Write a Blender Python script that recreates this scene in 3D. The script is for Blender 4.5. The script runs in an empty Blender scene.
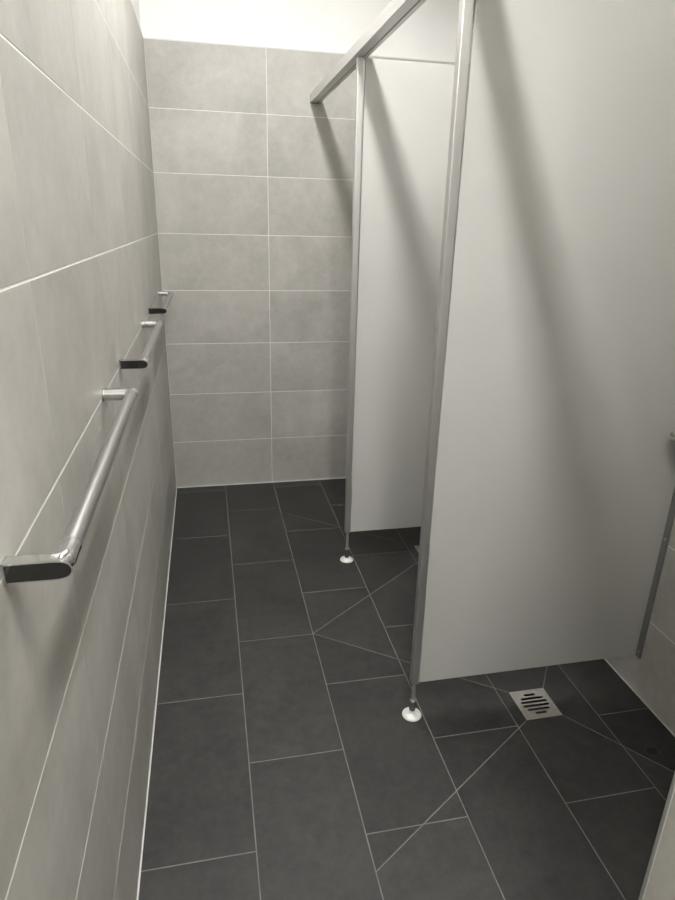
import bpy, bmesh, math, random
from mathutils import Vector, Matrix
random.seed(7)
scn = bpy.context.scene
COL = scn.collection

# ------------------------------------------------------------------ materials
def mat(name, col, rough=.5, metal=0.0, spec=.5):
    m = bpy.data.materials.new(name); m.use_nodes = True
    b = m.node_tree.nodes['Principled BSDF']
    b.inputs['Base Color'].default_value = (*col, 1)
    b.inputs['Roughness'].default_value = rough
    b.inputs['Metallic'].default_value = metal
    b.inputs['Specular IOR Level'].default_value = spec
    return m

def N(m, t, **kw):
    n = m.node_tree.nodes.new(t)
    for k, v in kw.items(): setattr(n, k, v)
    return n

def noisy(m, c0, c1, scale, rough=(.4, .55), bump=0.0, stretch=(1, 1, 1), bscale=None, detail=6, lo=.3, hi=.7):
    """clouded two-tone colour, roughness variation and optional fine bump (object coordinates)"""
    L = m.node_tree.links; b = m.node_tree.nodes['Principled BSDF']
    tc = N(m, 'ShaderNodeTexCoord'); mp = N(m, 'ShaderNodeMapping'); mp.inputs['Scale'].default_value = stretch
    L.new(tc.outputs['Object'], mp.inputs['Vector'])
    n = N(m, 'ShaderNodeTexNoise'); n.inputs['Scale'].default_value = scale; n.inputs['Detail'].default_value = detail
    n.inputs['Roughness'].default_value = .6
    L.new(mp.outputs[0], n.inputs['Vector'])
    r = N(m, 'ShaderNodeValToRGB')
    r.color_ramp.elements[0].position = lo; r.color_ramp.elements[0].color = (*c0, 1)
    r.color_ramp.elements[1].position = hi; r.color_ramp.elements[1].color = (*c1, 1)
    L.new(n.outputs['Fac'], r.inputs['Fac']); L.new(r.outputs['Color'], b.inputs['Base Color'])
    mr = N(m, 'ShaderNodeMapRange'); mr.inputs['To Min'].default_value = rough[0]; mr.inputs['To Max'].default_value = rough[1]
    L.new(n.outputs['Fac'], mr.inputs['Value']); L.new(mr.outputs[0], b.inputs['Roughness'])
    if bump:
        n2 = N(m, 'ShaderNodeTexNoise'); n2.inputs['Scale'].default_value = bscale or scale * 20
        n2.inputs['Detail'].default_value = 3
        L.new(mp.outputs[0], n2.inputs['Vector'])
        bp = N(m, 'ShaderNodeBump'); bp.inputs['Strength'].default_value = bump; bp.inputs['Distance'].default_value = .002
        L.new(n2.outputs['Fac'], bp.inputs['Height']); L.new(bp.outputs[0], b.inputs['Normal'])
    return m

def tile_mat(name, c0, c1, var, scale, rough, spec=.5, bump=.05, streak=(1, 1, 1), stain=None, fine=.35):
    """stone-look tile: large clouds + fine streaks, each tile shifted by its own colour attribute"""
    m = mat(name, c0, .5, 0, spec); L = m.node_tree.links; b = m.node_tree.nodes['Principled BSDF']
    at = N(m, 'ShaderNodeAttribute', attribute_name='tile_var')
    tc = N(m, 'ShaderNodeTexCoord')
    sc = N(m, 'ShaderNodeVectorMath', operation='SCALE'); sc.inputs['Scale'].default_value = 13.7
    L.new(at.outputs['Color'], sc.inputs[0])
    ad = N(m, 'ShaderNodeVectorMath', operation='ADD')
    L.new(tc.outputs['Object'], ad.inputs[0]); L.new(sc.outputs[0], ad.inputs[1])
    mp = N(m, 'ShaderNodeMapping'); mp.inputs['Scale'].default_value = streak
    L.new(ad.outputs[0], mp.inputs['Vector'])
    n = N(m, 'ShaderNodeTexNoise'); n.inputs['Scale'].default_value = scale; n.inputs['Detail'].default_value = 5
    n.inputs['Roughness'].default_value = .55; n.inputs['Distortion'].default_value = .5
    L.new(mp.outputs[0], n.inputs['Vector'])
    n2 = N(m, 'ShaderNodeTexNoise'); n2.inputs['Scale'].default_value = scale * 6; n2.inputs['Detail'].default_value = 8
    n2.inputs['Roughness'].default_value = .75
    L.new(mp.outputs[0], n2.inputs['Vector'])
    mx = N(m, 'ShaderNodeMix', data_type='FLOAT'); mx.inputs[0].default_value = fine
    L.new(n.outputs['Fac'], mx.inputs[2]); L.new(n2.outputs['Fac'], mx.inputs[3])
    r = N(m, 'ShaderNodeValToRGB')
    r.color_ramp.elements[0].position = .32; r.color_ramp.elements[0].color = (*c0, 1)
    r.color_ramp.elements[1].position = .68; r.color_ramp.elements[1].color = (*c1, 1)
    L.new(mx.outputs[0], r.inputs['Fac'])
    sep = N(m, 'ShaderNodeSeparateColor'); L.new(at.outputs['Color'], sep.inputs[0])
    mr = N(m, 'ShaderNodeMapRange'); mr.inputs['To Min'].default_value = 1 - var; mr.inputs['To Max'].default_value = 1 + var
    L.new(sep.outputs[0], mr.inputs['Value'])
    mul = N(m, 'ShaderNodeVectorMath', operation='SCALE')
    L.new(r.outputs['Color'], mul.inputs[0]); L.new(mr.outputs[0], mul.inputs['Scale'])
    out = mul.outputs[0]
    if stain:                                   # a small dark wet spot with a paler dried rim
        d = N(m, 'ShaderNodeVectorMath', operation='SUBTRACT'); d.inputs[1].default_value = stain[0]
        L.new(tc.outputs['Object'], d.inputs[0])
        w = N(m, 'ShaderNodeVectorMath', operation='MULTIPLY'); w.inputs[1].default_value = stain[1]
        L.new(d.outputs[0], w.inputs[0])
        ln = N(m, 'ShaderNodeVectorMath', operation='LENGTH'); L.new(w.outputs[0], ln.inputs[0])
        wob = N(m, 'ShaderNodeMath', operation='MULTIPLY_ADD'); wob.inputs[1].default_value = .6
        L.new(n2.outputs['Fac'], wob.inputs[0]); L.new(ln.outputs['Value'], wob.inputs[2])
        cr = N(m, 'ShaderNodeValToRGB'); e = cr.color_ramp.elements
        e[0].position = .0; e[0].color = (.35, .35, .35, 1); e[1].position = .75; e[1].color = (.35, .35, .35, 1)
        q = e.new(.9); q.color = (2.0, 2.0, 2.0, 1); q = e.new(1.0); q.color = (1, 1, 1, 1)
        sc2 = N(m, 'ShaderNodeMath', operation='MULTIPLY'); sc2.inputs[1].default_value = .7
        L.new(wob.outputs[0], sc2.inputs[0]); L.new(sc2.outputs[0], cr.inputs['Fac'])
        mm = N(m, 'ShaderNodeVectorMath', operation='MULTIPLY')
        L.new(out, mm.inputs[0]); L.new(cr.outputs['Color'], mm.inputs[1]); out = mm.outputs[0]
    L.new(out, b.inputs['Base Color'])
    rr = N(m, 'ShaderNodeMapRange'); rr.inputs['To Min'].default_value = rough[0]; rr.inputs['To Max'].default_value = rough[1]
    L.new(mx.outputs[0], rr.inputs['Value']); L.new(rr.outputs[0], b.inputs['Roughness'])
    bp = N(m, 'ShaderNodeBump'); bp.inputs['Strength'].default_value = bump; bp.inputs['Distance'].default_value = .002
    L.new(n2.outputs['Fac'], bp.inputs['Height']); L.new(bp.outputs[0], b.inputs['Normal'])
    return m

M = {}
M['wall_tile'] = tile_mat('grey_stone_wall_tile', (.340, .331, .306), (.505, .493, .459), .035, 3.4, (.42, .55), bump=.06, fine=.45)
M['floor_tile'] = tile_mat('charcoal_floor_tile', (.0105, .0105, .0103), (.042, .0415, .0395), .12, 4.0, (.42, .62), bump=.09, spec=.4, fine=.55,
                           stain=((1.585, -2.356, .0), (42, 58, 1)))
M['grout'] = noisy(mat('pale_wall_grout', (.7, .69, .66), .9), (.76, .755, .73), (.86, .855, .83), 30, (.8, .95))
M['floor_grout'] = noisy(mat('grey_floor_grout', (.25, .25, .24), .9), (.12, .12, .112), (.20, .197, .185), 12, (.8, .95))
M['paint'] = noisy(mat('white_wall_paint', (.84, .83, .81), .7), (.83, .825, .81), (.86, .855, .84), 3, (.6, .75), .03, bscale=180)
M['sealant'] = noisy(mat('white_silicone_sealant', (.75, .74, .71), .4), (.58, .575, .555), (.68, .675, .65), 15, (.35, .5))
M['panel'] = noisy(mat('light_grey_laminate', (.60, .59, .565), .4), (.53, .527, .508), (.555, .552, .533), 2.0, (.38, .44), .012, bscale=400)
M['alu'] = noisy(mat('satin_anodised_aluminium', (.62, .61, .59), .4, .88), (.62, .615, .60), (.70, .695, .68), 6, (.34, .44), stretch=(1, 1, .05))
M['alu_rail'] = noisy(mat('satin_aluminium_rail', (.62, .61, .59), .4, .78), (.66, .655, .64), (.74, .735, .72), 6, (.36, .46), stretch=(1, .05, 1))
M['alu_dark'] = noisy(mat('dull_grey_aluminium', (.3, .3, .28), .45, .6), (.24, .24, .225), (.32, .32, .3), 8, (.4, .5), stretch=(1, 1, .05))
M['end_reflection'] = noisy(mat('dark_chrome_end_reflection', (.08, .08, .08), .15, 1), (.06, .06, .062), (.10, .10, .102), 12, (.08, .16))  # dark reflection of the chrome leg ends put into the base colour
M['chrome'] = noisy(mat('polished_chrome', (.75, .75, .75), .1, 1), (.72, .72, .71), (.78, .78, .77), 8, (.06, .12))
M['brushed'] = noisy(mat('brushed_steel_tube', (.66, .66, .65), .25, 1), (.40, .40, .395), (.5, .5, .49), 40, (.3, .4), stretch=(1, .04, 1))
M['steel'] = noisy(mat('dull_stainless_steel', (.55, .53, .5), .4, .9), (.46, .44, .41), (.6, .58, .55), 60, (.32, .5))
M['white_metal'] = noisy(mat('bright_cast_foot', (.8, .79, .76), .4, .1), (.66, .655, .635), (.74, .735, .71), 20, (.35, .45))
M['dark'] = noisy(mat('dark_drain_sump', (.01, .01, .01), .6), (.006, .006, .006), (.014, .014, .013), 20, (.5, .7))
M['slot'] = noisy(mat('dark_joint_gasket', (.03, .03, .03), .6), (.025, .025, .025), (.04, .04, .04), 20, (.5, .7))
M['lamp_body'] = noisy(mat('white_lamp_housing', (.8, .8, .79), .5), (.78, .78, .77), (.82, .82, .81), 5, (.45, .55))
def emis(name, col, s):
    m = bpy.data.materials.new(name); m.use_nodes = True; nt = m.node_tree; nt.nodes.clear()
    e = nt.nodes.new('ShaderNodeEmission'); e.inputs[0].default_value = (*col, 1); e.inputs[1].default_value = s
    o = nt.nodes.new('ShaderNodeOutputMaterial'); nt.links.new(e.outputs[0], o.inputs[0]); return m
LAMP = 132.0
M['glow'] = emis('lit_lamp_diffuser', (1.0, .98, .945), LAMP)
M['glow_soft'] = emis('lit_dimmer_lamp_diffuser', (1.0, .98, .945), LAMP * .68)  # dimmer rear glow, tuned down to balance the far partition

# ------------------------------------------------------------------ helpers
def obj(name, bm, mats, parent=None, smooth=False, bevel=0, seg=2):
    me = bpy.data.meshes.new(name); bm.normal_update(); bm.to_mesh(me); bm.free()
    for m in (mats if isinstance(mats, (list, tuple)) else [mats]): me.materials.append(m)
    o = bpy.data.objects.new(name, me); COL.objects.link(o)
    if smooth:
        for p in me.polygons: p.use_smooth = True
        if smooth == 'auto':
            me.set_sharp_from_angle(angle=math.radians(35))
    if parent is not None: o.parent = parent
    if bevel:
        b = o.modifiers.new('bevel', 'BEVEL'); b.width = bevel; b.segments = seg; b.limit_method = 'ANGLE'; b.harden_normals = False
    return o

def box(bm, x0, x1, y0, y1, z0, z1, mi=0):
    v = [bm.verts.new(c) for c in ((x0, y0, z0), (x1, y0, z0), (x1, y1, z0), (x0, y1, z0), (x0, y0, z1), (x1, y0, z1), (x1, y1, z1), (x0, y1, z1))]
    for f in ((3, 2, 1, 0), (4, 5, 6, 7), (0, 1, 5, 4), (1, 2, 6, 5), (2, 3, 7, 6), (3, 0, 4, 7)):
        bm.faces.new([v[i] for i in f]).material_index = mi
    return v

def lathe(bm, prof, n=40, mi=0, c=(0, 0, 0)):
    rings = []
    for r, z in prof:
        rings.append([bm.verts.new((c[0] + max(r, 1e-5) * math.cos(2 * math.pi * i / n), c[1] + max(r, 1e-5) * math.sin(2 * math.pi * i / n), c[2] + z)) for i in range(n)])
    for a, b in zip(rings, rings[1:]):
        for i in range(n):
            bm.faces.new([a[i], a[(i + 1) % n], b[(i + 1) % n], b[i]]).material_index = mi
    bm.faces.new(list(reversed(rings[0]))).material_index = mi
    bm.faces.new(rings[-1]).material_index = mi

def sweep(bm, path, r, n=24, mi=0):
    """round tube along a path of points lying in the XY plane"""
    rings = []
    for i, p in enumerate(path):
        p = Vector(p)
        t = (Vector(path[min(i + 1, len(path) - 1)]) - Vector(path[max(i - 1, 0)])).normalized()
        s = t.cross(Vector((0, 0, 1))).normalized()
        rings.append([bm.verts.new(p + r * (math.cos(2 * math.pi * k / n) * s + math.sin(2 * math.pi * k / n) * Vector((0, 0, 1)))) for k in range(n)])
    for a, b in zip(rings, rings[1:]):
        for k in range(n): bm.faces.new([a[k], a[(k + 1) % n], b[(k + 1) % n], b[k]]).material_index = mi
    bm.faces.new(list(reversed(rings[0]))).material_index = mi; bm.faces.new(rings[-1]).material_index = mi
    bmesh.ops.recalc_face_normals(bm, faces=bm.faces[:])

def empty(name, loc):
    o = bpy.data.objects.new(name, None); COL.objects.link(o); o.location = loc; o.empty_display_size = .1; return o
def tag(o, label, cat, group=None):
    o['label'] = label; o['category'] = cat
    if group: o['group'] = group
    return o
def struct(name, bm, mats, **k):
    o = obj(name, bm, mats, **k); o['kind'] = 'structure'; return o

# convex polygon tools (2-D)
def clip(poly, a, b, c):                       # keep a*x+b*y+c >= 0
    out = []
    for i, p in enumerate(poly):
        q = poly[(i + 1) % len(poly)]
        dp = a * p[0] + b * p[1] + c; dq = a * q[0] + b * q[1] + c
        if dp >= 0: out.append(p)
        if (dp > 0) != (dq > 0) and abs(dp - dq) > 1e-12:
            t = dp / (dp - dq); out.append((p[0] + t * (q[0] - p[0]), p[1] + t * (q[1] - p[1])))
    res = []
    for p in out:
        if not res or (abs(p[0] - res[-1][0]) + abs(p[1] - res[-1][1])) > 1e-5: res.append(p)
    if len(res) > 1 and abs(res[0][0] - res[-1][0]) + abs(res[0][1] - res[-1][1]) < 1e-5: res.pop()
    return res if len(res) >= 3 else []
def area(p): return .5 * sum(p[i][0] * p[(i + 1) % len(p)][1] - p[(i + 1) % len(p)][0] * p[i][1] for i in range(len(p)))
def halfplane(p, q):                           # left of p->q
    a, b = -(q[1] - p[1]), q[0] - p[0]; l = math.hypot(a, b); a /= l; b /= l
    return a, b, -(a * p[0] + b * p[1])
def shrink(poly, g):
    out = poly
    for i in range(len(poly)):
        a, b, c = halfplane(poly[i], poly[(i + 1) % len(poly)]); out = clip(out, a, b, c - g)
        if not out: return []
    return out
def clip_to(poly, conv):
    for i in range(len(conv)):
        poly = clip(poly, *halfplane(conv[i], conv[(i + 1) % len(conv)]))
        if not poly: return []
    return poly

def tiles(bm, polys, gap, to3, depth, mi):
    """raised tile faces; every tile carries its own random colour in tile_var"""
    lay = bm.loops.layers.float_color.get('tile_var') or bm.loops.layers.float_color.new('tile_var')
    for poly in polys:
        if area(poly) < 0: poly = poly[::-1]
        p0 = shrink(poly, gap / 2)
        if not p0 or area(p0) < 1e-5: continue
        p1 = shrink(p0, .0006) or p0
        if len(p1) != len(p0): p1 = p0
        col = (random.random(), random.random(), random.random(), 1)
        lo = [bm.verts.new(to3(u, v, -depth)) for u, v in p0]
        mid = [bm.verts.new(to3(u, v, -.0006)) for u, v in p0]
        hi = [bm.verts.new(to3(u, v, 0)) for u, v in p1]
        fs = [bm.faces.new(hi)]
        n = len(p0)
        for i in range(n):
            fs.append(bm.faces.new([lo[i], lo[(i + 1) % n], mid[(i + 1) % n], mid[i]]))
            fs.append(bm.faces.new([mid[i], mid[(i + 1) % n], hi[(i + 1) % n], hi[i]]))
        for f in fs:
            f.material_index = mi
            for l in f.loops: l[lay] = col

def rect(a, b, c, d): return [(a, c), (b, c), (b, d), (a, d)]

# ------------------------------------------------------------------ room dimensions (metres)
XR = 1.704          # shower right wall
XN, YN = .815, -3.14  # corner of the return wall at the near end of the showers
YF = -4.9           # wall behind the camera
ZC = 3.1            # ceiling
ZT = 2.4            # top of tiling
TH, TW = .3, .6

def grid(u0, u1, joints, z0=0, z1=ZT, zs=None, grow=0):
    us = [u0] + [j for j in sorted(joints) if u0 + .004 < j < u1 - .004] + [u1]
    zs = zs or [z0 + TH * i for i in range(int(round((z1 - z0) / TH)) + 1)]
    return [rect(a - grow, b + grow, c, d) for a, b in zip(us, us[1:]) for c, d in zip(zs, zs[1:])]

# back wall (plane y = 0)
bm = bmesh.new()
box(bm, -.12, XR + .12, .010, .13, -.05, ZC + .05, 0)
box(bm, -.001, XR + .001, .0005, .0105, 0, ZT - .0005, 1)
tiles(bm, grid(0, XR, [.597, 1.197]), .0026, lambda u, v, n: Vector((u, -n, v)), .002, 2)
struct('wall_back', bm, [M['paint'], M['grout'], M['wall_tile']])

# left wall (plane x = 0)
bm = bmesh.new()
box(bm, -.13, -.010, YF - .12, .01, -.05, ZC + .05, 0)
box(bm, -.0105, -.0005, YF, .0015, 0, ZT - .0005, 1)
tiles(bm, grid(YF, 0, [-.885 - .6 * k + .0 for k in range(-1, 8)], grow=.0011), .0034, lambda u, v, n: Vector((n, u, v)), .002, 2)
struct('wall_left', bm, [M['paint'], M['grout'], M['wall_tile']])

# right wall of the showers (plane x = XR)
bm = bmesh.new()
box(bm, XR + .010, XR + .13, YN - .12, .01, -.05, ZC + .05, 0)
box(bm, XR + .0005, XR + .0105, YN, .0015, 0, ZT - .0005, 1)
tiles(bm, grid(YN, 0, [-.49, -1.09, -1.69, -2.69]), .003, lambda u, v, n: Vector((XR - n, u, v)), .002, 2)
struct('wall_right', bm, [M['paint'], M['grout'], M['wall_tile']])

# return wall closing the showers at the near end
bm = bmesh.new()
box(bm, XN + .010, XR + .13, YF - .12, YN - .010, -.05, ZC + .05, 0)
box(bm, XN + .0005, XN + .0105, YF, YN - .0015, 0, ZT - .0005, 1)
box(bm, XN + .0015, XR, YN - .0105, YN - .0005, 0, ZT - .0005, 1)
tiles(bm, grid(YF, YN - .0045, [YN - .6, YN - 1.2], zs=[0, .3, .9, 1.5, 2.1, 2.4]), .003, lambda u, v, n: Vector((XN - n, u, v)), .002, 2)
tiles(bm, grid(XN + .0045, XR, [1.4], zs=[0, .3, .6, .9, 1.2, 1.5, 1.8, 2.1, 2.4]), .003, lambda u, v, n: Vector((u, YN + n, v)), .002, 2)
struct('wall_return', bm, [M['paint'], M['grout'], M['wall_tile']])
bm = bmesh.new(); box(bm, XN - .001, XN + .0045, YN - .0045, YN + .001, .003, ZT)
struct('trim_1', bm, M['alu'], bevel=.0015)

# wall behind the camera and ceiling
bm = bmesh.new()
box(bm, -.13, XN + .13, YF - .12, YF - .010, -.05, ZC + .05, 0)
box(bm, 0, XN, YF - .0105, YF - .0005, 0, ZT - .0005, 1)
tiles(bm, grid(0, XN, [.6]), .003, lambda u, v, n: Vector((u, YF + n, v)), .002, 2)
struct('wall_front', bm, [M['paint'], M['grout'], M['wall_tile']])
bm = bmesh.new(); box(bm, -.13, XR + .13, YF - .12, .13, ZC, ZC + .12)
struct('ceiling', bm, M['paint'])

# ------------------------------------------------------------------ floor: charcoal tiles in half bond, cut along the falls to two drains
DR = [(1.246, 1.380, -2.161, -2.028), (1.244, 1.378, -1.073, -.940)]       # drain plates x0,x1,y0,y1
ZN = [(.6013, XR, -2.575, -1.571), (.6013, XR, -1.571, -.432)]             # the fall zones around them
cols = [0, .3006, .6013, .9019, 1.2025, 1.5032, XR]
polys = []
traps, segs = [], []
for (x0, x1, y0, y1), (X0, X1, Y0, Y1) in zip(DR, ZN):
    d = [(x0, y0), (x1, y0), (x1, y1), (x0, y1)]; z = [(X0, Y0), (X1, Y0), (X1, Y1), (X0, Y1)]
    traps.append([[z[i], z[(i + 1) % 4], d[(i + 1) % 4], d[i]] for i in range(4)])
    segs += [(z[i], d[i]) for i in range(4)]
for ci in range(6):
    a, b = cols[ci], cols[ci + 1]
    off = -.08 if ci % 2 == 0 else -.38
    off += (.006, 0, 0, -.008, -.012, -.014)[ci]
    ys = [0.0] + [off - .597 * k for k in range(0, 9) if off - .597 * k > YF] + [YF]
    for y1, y0 in zip(ys, ys[1:]):
        t = rect(a, b, y0, y1)
        done = False
        for dr, tr in zip(DR, traps):
            if a < dr[0] and b > dr[1] and y0 < dr[2] and y1 > dr[3]:
                polys += [q for q in (clip_to(t, c) for c in tr) if q and area(q) > 1e-4]; done = True
        if done: continue
        cur = [t]
        for p, q in segs:
            nxt = []
            for pl in cur:
                hit = False
                for k in range(1, 60):
                    s = (p[0] + (q[0] - p[0]) * k / 60, p[1] + (q[1] - p[1]) * k / 60)
                    if min(x for x, y in pl) - 1e-6 < s[0] < max(x for x, y in pl) + 1e-6 and all(
                            (lambda h: h[0] * s[0] + h[1] * s[1] + h[2])(halfplane(pl[i], pl[(i + 1) % len(pl)])) > .002 for i in range(len(pl))):
                        hit = True; break
                if hit:
                    h = halfplane(p, q)
                    nxt += [w for w in (clip(pl, *h), clip(pl, -h[0], -h[1], -h[2])) if w]
                else: nxt.append(pl)
            cur = nxt
        polys += cur
bm = bmesh.new()
# grout bed, left open under the drains
xs = sorted({0 - .1, XR + .1} | {DR[0][0], DR[0][1], DR[1][0], DR[1][1]})
ysb = sorted({YF - .1, .1} | {DR[0][2], DR[0][3], DR[1][2], DR[1][3]})
ins = lambda x, y: any(d[0] - 1e-4 < x < d[1] + 1e-4 and d[2] < y < d[3] for d in DR)
for xa, xb in zip(xs, xs[1:]):
    for ya, yb in zip(ysb, ysb[1:]):
        if not ins((xa + xb) / 2, (ya + yb) / 2):
            box(bm, xa, xb, ya, yb, -.12, -.0008, 0)
tiles(bm, polys, .0032, lambda u, v, n: Vector((u, v, n)), .002, 1)
struct('floor', bm, [M['floor_grout'], M['floor_tile']])

# white silicone beads in the corners
def bead(name, pts):
    bm = bmesh.new(); box(bm, *pts); struct(name, bm, M['sealant'], bevel=.0015)
bead('trim_2', (0.0, .0042, YF, 0, 0, .0042))
bead('trim_3', (.0055, XR - .005, -.006, 0.0, 0, .006))
bead('trim_4', (XR - .005, XR, YN, 0, 0, .005))
bead('trim_5', (0.0, .003, -.003, 0.0, .0055, ZT))
bead('trim_6', (XR - .003, XR, -.003, 0.0, .006, ZT))
bm = bmesh.new(); box(bm, 0, XR, -.0005, .0095, ZT - .0005, ZT + .003)
struct('trim_7', bm, M['sealant'])

# ------------------------------------------------------------------ shower partitions
LEAN = .011     # the posts stand slightly out of plumb
def partition(Y, zb, label):
    root = tag(empty('shower_partition', (.867, Y, 0)), label, 'partition')
    top = 2.1645
    lx = lambda x: x - .867
    bm = bmesh.new(); box(bm, lx(.872), lx(1.6995), -.0065, .0065, zb, top - .001)
    for v in bm.verts:
        if v.co.x < 0 and v.co.z > 1: v.co.x -= LEAN
    obj('panel', bm, M['panel'], root, bevel=.0012)
    # aluminium edge post: hollow-looking profile with a rounded nose and a dark gasket strip beside the panel
    bm = bmesh.new(); box(bm, lx(.8495), lx(.8745), -.0135, .0135, zb - .001, top)
    for v in bm.verts:
        if v.co.z > 1: v.co.x -= LEAN
    p = obj('edge_post', bm, M['alu'], root, bevel=.003, seg=3)
    bm = bmesh.new(); box(bm, lx(.8740), lx(.8752), -.0085, .0085, zb + .002, top - .002)
    for v in bm.verts:
        if v.co.z > 1: v.co.x -= LEAN
    obj('gasket', bm, M['slot'], p)
    # levelling foot
    bm = bmesh.new(); lathe(bm, [(.0002, .0005), (.032, .0005), (.033, .002), (.0325, .0045), (.0300, .0075), (.0220, .0112), (.0145, .0135), (.0130, .015), (.0002, .015)], 48)
    f = obj('foot', bm, M['white_metal'], root, smooth='auto'); f.location = (-.004, 0, 0); f['label'] = 'bright round floor foot'
    bm = bmesh.new(); lathe(bm, [(.0002, .0135), (.0112, .0135), (.0112, .055), (.0122, .056), (.0122, .062), (.0108, .065), (.0002, .065)], 32)
    obj('sleeve', bm, M['chrome'], f, smooth='auto')
    bm = bmesh.new(); lathe(bm, [(.0002, .06), (.0066, .06), (.0066, zb + .0), (.0002, zb)], 24)
    obj('pin', bm, M['alu'], f, smooth='auto')
    # wall angle: one leg on the tiles, one behind the panel
    bm = bmesh.new(); box(bm, lx(XR - .008), lx(XR - .0004), -.0285, -.0067, zb - .001, top - .02)
    box(bm, lx(XR - .028), lx(XR - .0004), .0067, .0095, zb - .001, top - .02)
    a = obj('wall_angle', bm, M['alu_dark'], root, bevel=.0006)
    for z in (zb + .025, .62, 1.12, 1.62, 2.09):
        bm = bmesh.new(); lathe(bm, [(.0002, 0), (.0042, 0), (.0038, .0012), (.002, .0022), (.0002, .0024)], 16)
        s = obj('screw', bm, M['steel'], a, smooth=True); s.location = (lx(XR - .0079), -.0185, z); s.rotation_euler = (0, -math.pi / 2, 0)
    return root
partition(-2.0693, .142, 'large light grey shower partition panel nearest the viewer, right of the near floor foot')
partition(-1.0225, .159, 'narrower looking light grey shower partition farther back, in front of the tiled back wall')

# ------------------------------------------------------------------ head rail along the fronts of the showers
root = tag(empty('head_rail', (.8525, 0, 2.166)), 'long satin aluminium rail across the tops of both partitions, fixed to the back wall', 'rail')
bm = bmesh.new(); L0, L1 = YN + .0015, -.0025
# extruded profile (x,z) with a groove along its underside
pr = [(-.0275, 0), (.007, 0), (.007, .004), (.0115, .004), (.0115, 0), (.0275, 0), (.0275, .041), (-.0275, .041)]
va = [bm.verts.new((x, L0, z)) for x, z in pr]; vb = [bm.verts.new((x, L1, z)) for x, z in pr]
for i in range(len(pr)): bm.faces.new([va[i], vb[i], vb[(i + 1) % len(pr)], va[(i + 1) % len(pr)]])
bm.faces.new(va); bm.faces.new(vb[::-1]); bmesh.ops.recalc_face_normals(bm, faces=bm.faces[:])
obj('rail_profile', bm, M['alu_rail'], root, bevel=.0012)
bm = bmesh.new(); box(bm, .0073, .0112, L0 + .001, L1 - .001, .0026, .0036)
obj('gasket', bm, M['slot'], root)
bm = bmesh.new(); box(bm, -.0283, .0283, L1 - .0004, L1 + .0024, -.0012, .0418)
obj('wall_bracket', bm, M['slot'], root, bevel=.0004)

# ------------------------------------------------------------------ grab rails on the left wall
def elbow(y, s):
    """cast end leg: round bend from the wall into the bar, its outer side cut flat; s=+1 bar runs toward +y"""
    r, X, R = .0129, .0625, .0128
    path = [(0.0015, 0, 0), (.012, 0, 0), (.028, 0, 0)]
    cx = X - R
    for k in range(0, 13):
        a = math.pi / 2 * k / 12
        path.append((cx + R * math.sin(a), (R - R * math.cos(a)), 0))
    path += [(X, R + .012, 0), (X, R + .028, 0)]
    bm = bmesh.new(); sweep(bm, path, r, 32)
    res = bmesh.ops.bisect_plane(bm, geom=bm.verts[:] + bm.edges[:] + bm.faces[:], plane_co=(0, -.0025, 0), plane_no=(0, -1, 0), clear_outer=True)
    ed = [e for e in res['geom_cut'] if isinstance(e, bmesh.types.BMEdge)]
    fr = bmesh.ops.edgeloop_fill(bm, edges=ed)['faces']
    ex = bmesh.ops.extrude_face_region(bm, geom=fr)      # straight flat-topped part of the casting
    for v in ex['geom']:
        if isinstance(v, bmesh.types.BMVert): v.co.y -= .0135; v.co.x += .0055 * min(1, max(0, (v.co.x - .04) / .025))
    bmesh.ops.delete(bm, geom=fr, context='FACES_ONLY')
    fr = [f for f in ex['geom'] if isinstance(f, bmesh.types.BMFace)]
    bmesh.ops.inset_region(bm, faces=fr, thickness=.0017, depth=0, use_even_offset=True)
    ex = bmesh.ops.extrude_face_region(bm, geom=fr)
    for v in ex['geom']:
        if isinstance(v, bmesh.types.BMVert): v.co.y += .0012
    bmesh.ops.delete(bm, geom=fr, context='FACES_ONLY')
    cap = bmesh.new()                                     # plate in the recess, its dark colour standing in for a reflection in chrome
    top = [f for f in ex['geom'] if isinstance(f, bmesh.types.BMFace)]
    lp = [v.co.copy() for v in top[0].verts]
    cc = sum(lp, Vector()) / len(lp)
    a = [cap.verts.new((cc.x + (v.x - cc.x) * .995, v.y - .0007, v.z * .99)) for v in lp]
    b = [cap.verts.new((cc.x + (v.x - cc.x) * .995, v.y - .0001, v.z * .99)) for v in lp]
    cap.faces.new(a); cap.faces.new(b[::-1])
    for i in range(len(a)): cap.faces.new([a[i], b[i], b[(i + 1) % len(a)], a[(i + 1) % len(a)]])
    if s < 0:
        for v in cap.verts: v.co.y *= -1
    bmesh.ops.recalc_face_normals(cap, faces=cap.faces[:])
    if s < 0:
        for v in bm.verts: v.co.y *= -1
    bmesh.ops.recalc_face_normals(bm, faces=bm.faces[:])
    return bm, cap
def flange(s):
    bm = bmesh.new()
    pts = []
    for k in range(38):
        a = -math.pi / 2 + math.pi * k / 37
        pts.append((.0134 * math.cos(a) * s, .0134 * math.sin(a)))
    pts += [(-.0167 * s, .0134), (-.0167 * s, -.0134)]
    if s < 0: pts = pts[::-1]
    lo = [bm.verts.new((.0004, y, z)) for y, z in pts]; hi = [bm.verts.new((.0032, y, z)) for y, z in pts]
    bm.faces.new(hi); bm.faces.new(lo[::-1])
    for i in range(40): bm.faces.new([lo[i], lo[(i + 1) % 40], hi[(i + 1) % 40], hi[i]])
    bmesh.ops.recalc_face_normals(bm, faces=bm.faces[:])
    return bm
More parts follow.
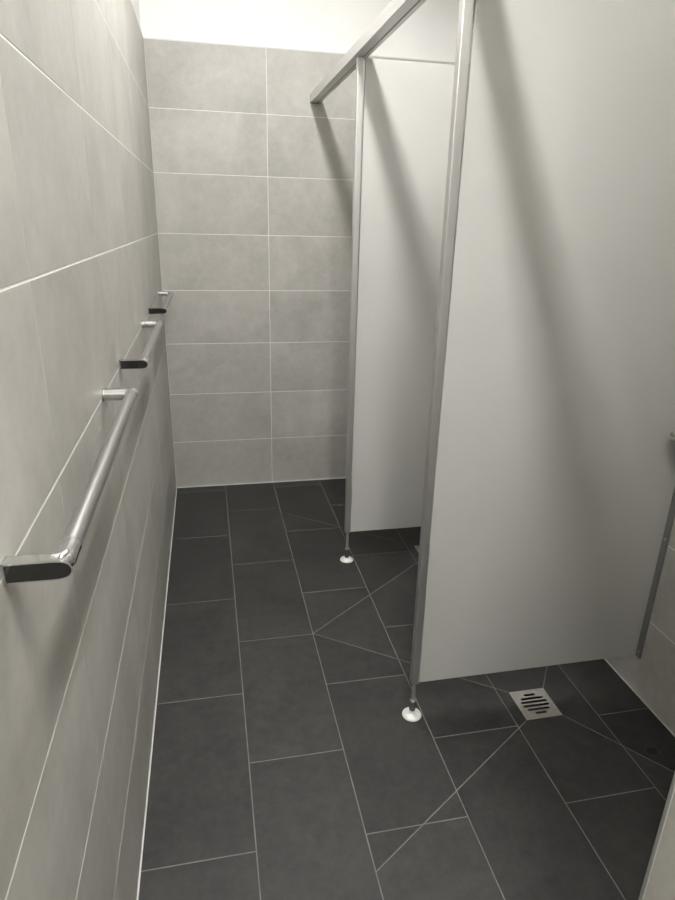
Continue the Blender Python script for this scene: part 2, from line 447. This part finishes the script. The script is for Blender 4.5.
def grab_rail(y0, y1, z, label):
    root = tag(empty('grab_rail', (0, (y0 + y1) / 2, z)), label, 'grab rail', None)
    h = (y1 - y0) / 2
    for s, yy in ((1, -h), (-1, h)):
        lb, cb = elbow(0, s)
        leg = obj('end_leg', lb, M['chrome'], root, smooth='auto'); leg.location = (0, yy + s * .0160, 0)
        fl = obj('wall_flange', flange(s), M['brushed'], leg, smooth='auto')
        cp = obj('end_face', cb, M['end_reflection'], leg); cp['label'] = 'glossy end face with a dark reflection in its colour'
    bm = bmesh.new(); e = h - .0160 - .0128 - .0278
    sweep(bm, [(.0625, -e, 0), (.0625, 0, 0), (.0625, e, 0)], .0126, 32)
    obj('bar', bm, M['brushed'], root, smooth='auto')
    return root
grab_rail(-2.985, -2.205, 1.205, 'steel grab rail on left wall, nearest and longest looking of the three')
grab_rail(-1.918, -1.215, 1.207, 'steel grab rail on left wall, in the middle between the near and far rails')
grab_rail(-.950, -.300, 1.217, 'steel grab rail on left wall, small looking one next to the back corner')

# ------------------------------------------------------------------ floor drains
def stadium(x0, x1, yc, hw, n=8):
    pts = []
    for k in range(n + 1):
        a = -math.pi / 2 + math.pi * k / n; pts.append((x1 - hw + hw * math.cos(a), yc + hw * math.sin(a)))
    for k in range(n + 1):
        a = math.pi / 2 + math.pi * k / n; pts.append((x0 + hw + hw * math.cos(a), yc + hw * math.sin(a)))
    return pts
SLOTS = ((-.0425, .022), (-.0255, .043), (-.0085, .050), (.0085, .050), (.0255, .043), (.0425, .022))
SW = .0052
def floor_drain(d, label):
    x0, x1, y0, y1 = d; cx, cy = (x0 + x1) / 2, (y0 + y1) / 2; hx, hy = (x1 - x0) / 2, (y1 - y0) / 2
    root = tag(empty('floor_drain', (cx, cy, 0)), label, 'drain')
    bm = bmesh.new()                                   # rim
    w = .0075
    for q in ((-hx, hx, -hy, -hy + w), (-hx, hx, hy - w, hy), (-hx, -hx + w, -hy + w, hy - w), (hx - w, hx, -hy + w, hy - w)):
        box(bm, *q, -.012, .0012)
    obj('rim', bm, M['steel'], root, bevel=.0006)
    bm = bmesh.new()                                   # grate with six rounded slots inside a circle
    g = hx - w - .0008; h = hy - w - .0008
    geo = []
    outer = [(-g, -h), (g, -h), (g, h), (-g, h)]
    loops = [outer]
    for yc, hl in SLOTS:
        loops.append(stadium(-hl, hl, yc, SW))
    edges = []
    for lp in loops:
        vs = [bm.verts.new((x, y, .0008)) for x, y in lp]
        edges += [bm.edges.new((vs[i], vs[(i + 1) % len(vs)])) for i in range(len(vs))]
    bmesh.ops.triangle_fill(bm, use_beauty=True, use_dissolve=False, edges=edges, normal=(0, 0, 1))
    # drop any triangle that closed a slot
    def inslot(f):
        c = f.calc_center_median()
        for yc, hl in SLOTS:
            if abs(c.y - yc) < SW - 1e-5 and abs(c.x) < hl - SW + math.sqrt(max(0, SW ** 2 - (c.y - yc) ** 2)): return True
        return False
    bad = [f for f in bm.faces if inslot(f)]
    bmesh.ops.delete(bm, geom=bad, context='FACES_ONLY')
    ex = bmesh.ops.extrude_face_region(bm, geom=bm.faces[:])
    for v in [v for v in ex['geom'] if isinstance(v, bmesh.types.BMVert)]: v.co.z -= .003
    bmesh.ops.recalc_face_normals(bm, faces=bm.faces[:])
    gr = obj('grate', bm, M['steel'], root)
    for sx, sy in ((1, -1), (-1, 1)):
        bm = bmesh.new(); lathe(bm, [(.0002, 0), (.0045, 0), (.0040, .0009), (.0002, .0011)], 20)
        sc = obj('screw', bm, M['steel'], gr, smooth='auto'); sc.location = (sx * .0495, sy * .0495, .0008)
    bm = bmesh.new()                                   # dark sump below
    box(bm, -hx + .001, hx - .001, -hy + .001, hy - .001, -.06, -.055)
    for q in ((-hx, hx, -hy, -hy + .002), (-hx, hx, hy - .002, hy), (-hx, -hx + .002, -hy, hy), (hx - .002, hx, -hy, hy)):
        box(bm, q[0] + .0005 * (q[0] < 0), q[1] - .0005 * (q[1] > 0), q[2] + .0005 * (q[2] < 0), q[3] - .0005 * (q[3] > 0), -.055, -.0125)
    obj('sump', bm, M['dark'], root)
    return root
floor_drain(DR[0], 'square steel floor drain with slotted grate below the near partition')
floor_drain(DR[1], 'square steel floor drain below the far partition, mostly hidden behind the near post')

# ------------------------------------------------------------------ chrome soap dish at the right edge
root = tag(empty('soap_dish', (XR - .010, -2.14, .998)), 'small round chrome dish on the right wall beside the near partition', 'soap dish')
bm = bmesh.new()
lathe(bm, [(.0002, -.018), (.020, -.018), (.033, -.012), (.042, -.002), (.046, .004), (.047, .0055), (.046, .0065), (.044, .0055), (.040, -.001), (.031, -.009), (.018, -.0145), (.0002, -.0145)], 48)
d = obj('dish', bm, M['chrome'], root, smooth=True); d.location = (-.056, 0, 0)
bm = bmesh.new(); lathe(bm, [(.0002, 0), (.021, 0), (.021, .005), (.018, .008), (.0002, .008)], 32)
p = obj('wall_plate', bm, M['chrome'], root, smooth='auto'); p.location = (.0098, 0, -.022); p.rotation_euler = (0, -math.pi / 2, 0)
bm = bmesh.new(); sweep(bm, [(.004, 0, -.022), (-.03, 0, -.022), (-.05, 0, -.0225)], .0055, 16)
obj('arm', bm, M['chrome'], root, smooth='auto')

# ------------------------------------------------------------------ ceiling lights above the corridor
def ceiling_light(y, label, glow='glow'):
    root = tag(empty('ceiling_light', (.525, y, ZC)), label, 'ceiling light', 'corridor ceiling lights')
    bm = bmesh.new(); hl = .6
    box(bm, -.205, .205, -hl, hl, -.03, -.0005)
    box(bm, -.205, -.200, -hl, hl, -.135, -.03); box(bm, .200, .205, -hl, hl, -.135, -.03)
    obj('housing', bm, M['lamp_body'], root)
    bm = bmesh.new(); box(bm, -.06, .06, -hl + .02, hl - .02, -.045, -.0302)
    obj('diffuser', bm, M[glow], root)
ceiling_light(-3.74, 'long lit ceiling light with white housing above the tiled corridor')
ceiling_light(-1.50, 'long lit ceiling light with white housing above the tiled corridor', 'glow_soft')

# ------------------------------------------------------------------ camera
cam = bpy.data.cameras.new('camera'); co = bpy.data.objects.new('camera', cam); COL.objects.link(co)
Rm = ((0.97947235, -0.20017433, 0.02375202), (-0.04803694, -0.34622146, -0.93692217), (0.19577123, 0.91654838, -0.34873011))
right, down, fwd = (Vector(r) for r in Rm)
mw = Matrix((( right.x, -down.x, -fwd.x, .24128), (right.y, -down.y, -fwd.y, -3.64836), (right.z, -down.z, -fwd.z, 1.58818), (0, 0, 0, 1)))
co.matrix_world = mw
cam.sensor_fit = 'HORIZONTAL'; cam.sensor_width = 36; cam.lens = 617.05 / 675 * 36
cam.clip_start = .02; cam.clip_end = 50
scn.camera = co

w = bpy.data.worlds.new('world'); scn.world = w; w.use_nodes = True
w.node_tree.nodes['Background'].inputs[0].default_value = (.5, .5, .5, 1); w.node_tree.nodes['Background'].inputs[1].default_value = .0
vs = scn.view_settings
vs.view_transform = 'Standard'; vs.look = 'None'; vs.gamma = 1; vs.use_curve_mapping = False; vs.exposure = 0.0
